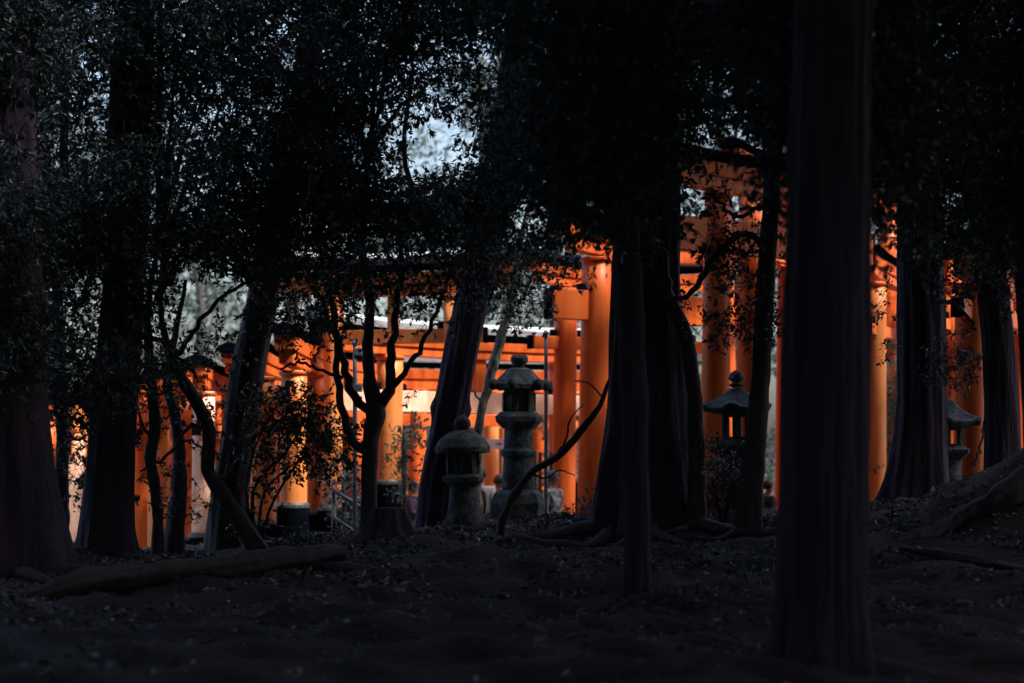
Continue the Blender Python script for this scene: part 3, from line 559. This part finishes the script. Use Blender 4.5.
# ---------------------------------------------------------------- people
def skinmesh(name, verts, edges, radii, mat, parent, root=0, sub=2):
    me = bpy.data.meshes.new(name+'_rig'); me.from_pydata(verts, edges, []); o = bpy.data.objects.new(name+'_rig', me); COL.objects.link(o)
    md = o.modifiers.new('s', 'SKIN'); md.use_smooth_shade = True
    for i, r in enumerate(radii):
        v = me.skin_vertices[0].data[i]; v.radius = (r if isinstance(r, tuple) else (r, r)); v.use_root = (i == root)
    o.modifiers.new('d', 'SUBSURF').levels = sub
    dg = bpy.context.evaluated_depsgraph_get(); dg.update(); m2 = bpy.data.meshes.new_from_object(o.evaluated_get(dg)); bpy.data.objects.remove(o)
    m2.name = name; m2.materials.clear(); return link(name, m2, mat, parent, True)
def person(px, Y, yhead, face, label, top, bottom, hair='hair', arm=(0,0), extra=None, hat=None, topmat2=None):
    X = (px-512)*Y/F; g = gz(X, Y)+.03; hz = at(px, yhead, Y).z-g; s = hz/1.56
    root = empty('person', (X, Y, g), label, 'person', rz=face); root.scale = (s, s, s)
    V = [(0,0,.95),(0,0,1.12),(0,0,1.32),(0,0,1.42),(0,-.01,1.50),(0,-.02,1.60),(0,-.01,1.68)]; E = [(0,1),(1,2),(2,3),(3,4),(4,5),(5,6)]; Ra = [(.15,.11),(.13,.10),(.15,.10),(.07,.06),(.055,.055),(.085,.095),(.065,.075)]
    def ch(pts, rs, p):
        for q, r in zip(pts, rs): V.append(q); Ra.append(r); E.append((p, len(V)-1)); p = len(V)-1
        return p
    for sd, ar in ((-1, arm[0]), (1, arm[1])):
        ch([(sd*.09,0,.90),(sd*.10,-.02,.50),(sd*.10,.01,.10),(sd*.11,-.12,.04)], [.09,.06,.042,.035], 0)
        e = (sd*.24, .02, 1.12) if not ar else (sd*.22, -.06, 1.13)
        h = (sd*.25, -.05, .88) if not ar else (sd*.10, -.28, 1.10+.12*ar)
        w = ch([(sd*.19,0,1.38), e, h], [.055,.040,.027], 2)
        d = (Vector(h)-Vector(e)).normalized(); pm = Vector(h)+d*.05; pi_ = ch([tuple(pm)], [(.022,.030)], w)
        side = d.cross(Vector((sd,0,0))); side = side.normalized() if side.length > .1 else Vector((0,1,0))
        for k, ln in enumerate((.06,.075,.08,.07)):
            o_ = side*((k-1.5)*.018); a = pm+o_+d*ln*.5; bq = pm+o_+d*ln+Vector((-sd*.015,0,0)); ch([tuple(a), tuple(bq)], [.008,.006], pi_)
        ch([tuple(Vector(h)+side*.035+d*.03), tuple(Vector(h)+side*.05+d*.06)], [.009,.007], w)
    body = skinmesh('body', V, E, Ra, M['skin'], root)
    # face: nose, ears, eyes, mouth built onto the head as small meshes
    m = MB(); m.lathe([(.013,-.02),(.015,0),(.006,.03)], 8, (0,-.115,1.585)); m.build('nose', M['skin'], body, True)
    for sd in (-1, 1):
        m = MB(); m.lathe([(.002,-.008),(.012,0),(.002,.008)], 10, (sd*.032,-.103,1.61)); m.build('eye', M['hair'], body, True)
        m = MB(); m.lathe([(.004,-.03),(.014,0),(.006,.03)], 8, (sd*.088,-.01,1.60)); m.build('ear', M['skin'], body, True)
    jv = [(0,0,.90),(0,0,1.12),(0,0,1.33),(0,0,1.43)]; je = [(0,1),(1,2),(2,3)]; jr = [(.185,.145),(.16,.13),(.175,.13),(.085,.075)]
    for sd, ar in ((-1, arm[0]), (1, arm[1])):
        e = (sd*.24, .02, 1.12) if not ar else (sd*.22, -.06, 1.13); h = (sd*.25, -.045, .91) if not ar else (sd*.11, -.26, 1.09+.12*ar)
        n0 = len(jv); jv += [(sd*.20,0,1.38), e, h]; jr += [.075,.058,.045]; je += [(2,n0),(n0,n0+1),(n0+1,n0+2)]
    skinmesh('jacket', jv, je, jr, M[top], root)
    tv = [(0,0,.93)]; te = []; tr = [(.165,.13)]
    for sd in (-1, 1):
        n0 = len(tv); tv += [(sd*.09,0,.86),(sd*.10,-.02,.50),(sd*.10,.01,.12)]; tr += [.105,.078,.062]; te += [(0,n0),(n0,n0+1),(n0+1,n0+2)]
    skinmesh('trousers', tv, te, tr, M[bottom], root)
    for sd in (-1, 1):
        m = MB(); m.tube([Vector((sd*.10,.06,.05)), Vector((sd*.105,-.05,.05)), Vector((sd*.11,-.17,.035))], [.045,.05,.035], 12); m.build('shoe', M['c_black'], root, True)
    # hair / hat cap
    m = MB(); V2 = []; n = 20; rows = 10
    for i in range(rows+1):
        th = math.pi*.02+math.pi*.62*i/rows
        for j in range(n):
            a = 2*math.pi*j/n; fr = max(0, -math.sin(a)); t2 = th*(1-.42*fr)
            wv = 1+.03*math.sin(5*a+i); V2.append((.105*wv*math.sin(t2)*math.cos(a), .01+.118*wv*math.sin(t2)*math.sin(a), 1.615+.125*math.cos(t2)))
    m.add(V2, [(i*n+j, i*n+(j+1) % n, (i+1)*n+(j+1) % n, (i+1)*n+j) for i in range(rows) for j in range(n)]+[tuple(range(n))])
    m.build('hat' if hat else 'hair', M[hat or hair], root, True)
    if extra: extra(root)
    return root
def backpack(mat):
    def f(root):
        m = MB(); m.lathe([(.06,0),(.15,.03),(.165,.20),(.15,.36),(.07,.43)], 20, (0,0,0)); m.v = [(x, y*.55+.20, z+.98) for x, y, z in m.v]; b = m.build('backpack', M[mat], root, True)
        m = MB(); m.box((0,.30,1.12), (.20,.05,.16)); m.build('pocket', M[mat], b, bevel=.02)
    return f
def bag(mat, s=1):
    def f(root):
        m = MB(); m.box((s*.22,-.06,.98), (.16,.26,.26)); b = m.build('shoulder_bag', M[mat], root, bevel=.04)
        m = MB(); m.tube([Vector((s*.24,-.06,1.1)), Vector((s*.05,-.15,1.28)), Vector((-s*.10,-.05,1.44)), Vector((-s*.08,.08,1.42))], [.014]*4, 8); m.build('strap', M[mat], b, True)
    return f
person(414, 37.6, 490, R(70), 'dark haired person in a purple coat beside the bluish young conifer', 'c_purple', 'c_grey', arm=(.5, 0), extra=bag('c_purple'))
person(480, 35.6, 478, R(165), 'person in a white top with a black pack beside the short lantern', 'c_white', 'c_black', arm=(0, 0), extra=backpack('c_black'))
person(499, 37.0, 484, R(190), 'black clothed person with short dark hair seen between the lanterns', 'c_black', 'c_navy')
person(553, 34.9, 481, R(60), 'person with a grey hat and mottled pale jacket beside the tall lantern', 'c_mottle', 'c_grey', hat='c_grey')
person(769, 35.5, 489, R(100), 'person carrying a bright blue bag right of the wide roofed lantern', 'c_black', 'c_navy', extra=bag('c_blue', 1))

# ---------------------------------------------------------------- trees beyond the path
fars = [(-40,58,11),(40,56,10),(120,60,9),(205,64,7.5),(300,58,10),(390,66,9),(470,60,10),(560,57,10),(650,60,12),(740,58,13),(830,62,12),(910,57,11),(985,62,9),(1060,58,12)]
words = ['far tree beyond the gates at the left edge','far tree seen between the huge and thick left trunks','far tree behind the thick leaning left trunk','lower far tree behind the crooked leaning tree','far tree behind the broad grey leaning trunk','far tree above the forked tree','far tree behind the dark leaning trunk','far tree above the tall stone lantern','far tree behind the giant ridged cedar','far tree behind the tall right gates','far tree behind the massive near trunk','far tree behind the gnarled thick trunk','far tree behind the bowed right trunk','far tree beyond the gates at the right edge']
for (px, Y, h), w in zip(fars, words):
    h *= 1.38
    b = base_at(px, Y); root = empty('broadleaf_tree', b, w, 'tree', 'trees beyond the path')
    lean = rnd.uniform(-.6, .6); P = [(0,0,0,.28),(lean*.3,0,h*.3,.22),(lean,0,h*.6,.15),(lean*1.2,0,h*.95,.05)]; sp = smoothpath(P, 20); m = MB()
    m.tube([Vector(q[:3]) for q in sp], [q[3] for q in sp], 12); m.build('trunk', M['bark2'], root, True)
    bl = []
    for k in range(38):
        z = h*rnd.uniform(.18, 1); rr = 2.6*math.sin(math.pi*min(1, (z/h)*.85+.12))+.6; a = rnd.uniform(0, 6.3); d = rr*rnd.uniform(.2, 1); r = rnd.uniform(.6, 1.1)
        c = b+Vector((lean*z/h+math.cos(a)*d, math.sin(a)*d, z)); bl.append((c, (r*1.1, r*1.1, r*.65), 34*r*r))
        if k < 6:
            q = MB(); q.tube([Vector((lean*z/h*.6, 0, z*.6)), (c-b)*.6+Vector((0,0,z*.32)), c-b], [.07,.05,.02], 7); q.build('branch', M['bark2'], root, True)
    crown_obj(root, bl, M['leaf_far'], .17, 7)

n = 60000; X = RS.uniform(-24, 24, n); Yc = RS.uniform(49, 60, n); Z = np.array([gz(x, y) for x, y in zip(X, Yc)])+RS.uniform(0, 1, n)**1.3*(1.7+.8*np.sin(X*.9)+.5*np.sin(X*2.3+1))
V, FI = leaf_arrays(np.stack([X, Yc, Z], 1), RS.normal(size=(n, 3)), RS.uniform(.12, .24, n), .5)
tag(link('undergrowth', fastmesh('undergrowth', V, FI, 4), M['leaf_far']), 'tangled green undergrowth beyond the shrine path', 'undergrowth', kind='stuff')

# ---------------------------------------------------------------- the wood around and above the viewer, unseen leaves massed for shade
n = 158000
X = RS.uniform(-34, 34, n); Yc = RS.uniform(-30, 30, n); Z = RS.uniform(10.2, 14.5, n)+1.0*np.sin(X*.7)*np.cos(Yc*.6)
D = RS.normal(size=(n, 3)); D[:, 2] *= .5
Yc = np.minimum(Yc, 27.5+.6*np.sin(X)); k = 22000; X[:k] = RS.uniform(5.5, 16, k); Yc[:k] = RS.uniform(28.5, 33.0, k); Z[:k] = RS.uniform(8.8, 12.5, k)  # unseen leaf patch added at the right to shade the tall gates
k2 = 15000; X[k:k+k2] = RS.uniform(2, 13, k2); Yc[k:k+k2] = RS.uniform(13, 25, k2)  # leaf patch added out of view to shade the narrow front trunk
k3 = k+k2; k4 = 23000; X[k3:k3+k4] = RS.uniform(-9, 13, k4); Yc[k3:k3+k4] = RS.uniform(0, 16, k4)  # more unseen leaves added overhead to darken the foreground
V1, F1 = leaf_arrays(np.stack([X, Yc, Z], 1), D, RS.uniform(.32, .58, n), .8)
n2 = 80000  # side and back foliage out of view, put there to block light
a = RS.uniform(0, 1, n2); side = RS.randint(0, 3, n2)
X2 = np.where(side == 0, RS.uniform(-32, -12, n2), np.where(side == 1, RS.uniform(12, 32, n2), RS.uniform(-30, 30, n2)))
Y2 = np.where(side == 2, RS.uniform(-30, -12, n2), RS.uniform(-25, 29, n2)); Z2 = RS.uniform(.3, 13, n2)
V2, F2 = leaf_arrays(np.stack([X2, Y2, Z2+.9], 1), RS.normal(size=(n2, 3)), RS.uniform(.25, .5, n2), .8)
tag(link('shade_canopy', fastmesh('shade_canopy', np.concatenate([V1, V2]), np.concatenate([F1, F2+len(V1)]), 4), M['leaf']), 'dense unseen evergreen foliage of the surrounding wood, shaped to shade the scene', 'foliage', kind='stuff')

# ---------------------------------------------------------------- light, sky, camera
SUN_EL = R(52)
w = bpy.data.worlds.new('World'); S.world = w; w.use_nodes = True; nt = w.node_tree
sky = nt.nodes.new('ShaderNodeTexSky'); sky.sky_type = 'NISHITA'; sky.sun_disc = False; sky.sun_elevation = SUN_EL; sky.air_density = 1.0; sky.dust_density = 5; sky.ozone_density = 1.0
SAZ = R(114); sky.sun_rotation = SAZ
hs = nt.nodes.new('ShaderNodeHueSaturation'); hs.inputs['Saturation'].default_value = 1.05; nt.links.new(sky.outputs[0], hs.inputs['Color'])
bg = nt.nodes['Background']; bg.inputs['Strength'].default_value = .15; nt.links.new(hs.outputs[0], bg.inputs['Color'])
sd = bpy.data.lights.new('sun', 'SUN'); sd.energy = 3.8; sd.angle = R(8); sd.color = (1, .93, .84); so = bpy.data.objects.new('sun', sd); COL.objects.link(so)
dirv = Vector((math.sin(SAZ)*math.cos(SUN_EL), math.cos(SAZ)*math.cos(SUN_EL), math.sin(SUN_EL))); so.rotation_euler = dirv.to_track_quat('Z', 'Y').to_euler(); so.location = (20, 20, 40)
cd = bpy.data.cameras.new('camera'); cam = bpy.data.objects.new('camera', cd); COL.objects.link(cam); S.camera = cam
cam.location = (0, 0, ZC); cam.rotation_euler = (R(90), 0, 0); cd.sensor_width = 36; cd.lens = F/1024*36; cd.shift_y = (HY-341.5)/1024; cd.clip_end = 4000
cd.dof.use_dof = True; cd.dof.focus_distance = 25.5; cd.dof.aperture_fstop = 0.95
S.render.engine = 'CYCLES'
S.view_settings.view_transform = 'Standard'; S.view_settings.look = 'None'; S.view_settings.exposure = 1.2; S.view_settings.gamma = 1
S.cycles.max_bounces = 6; S.cycles.diffuse_bounces = 3; S.cycles.glossy_bounces = 2
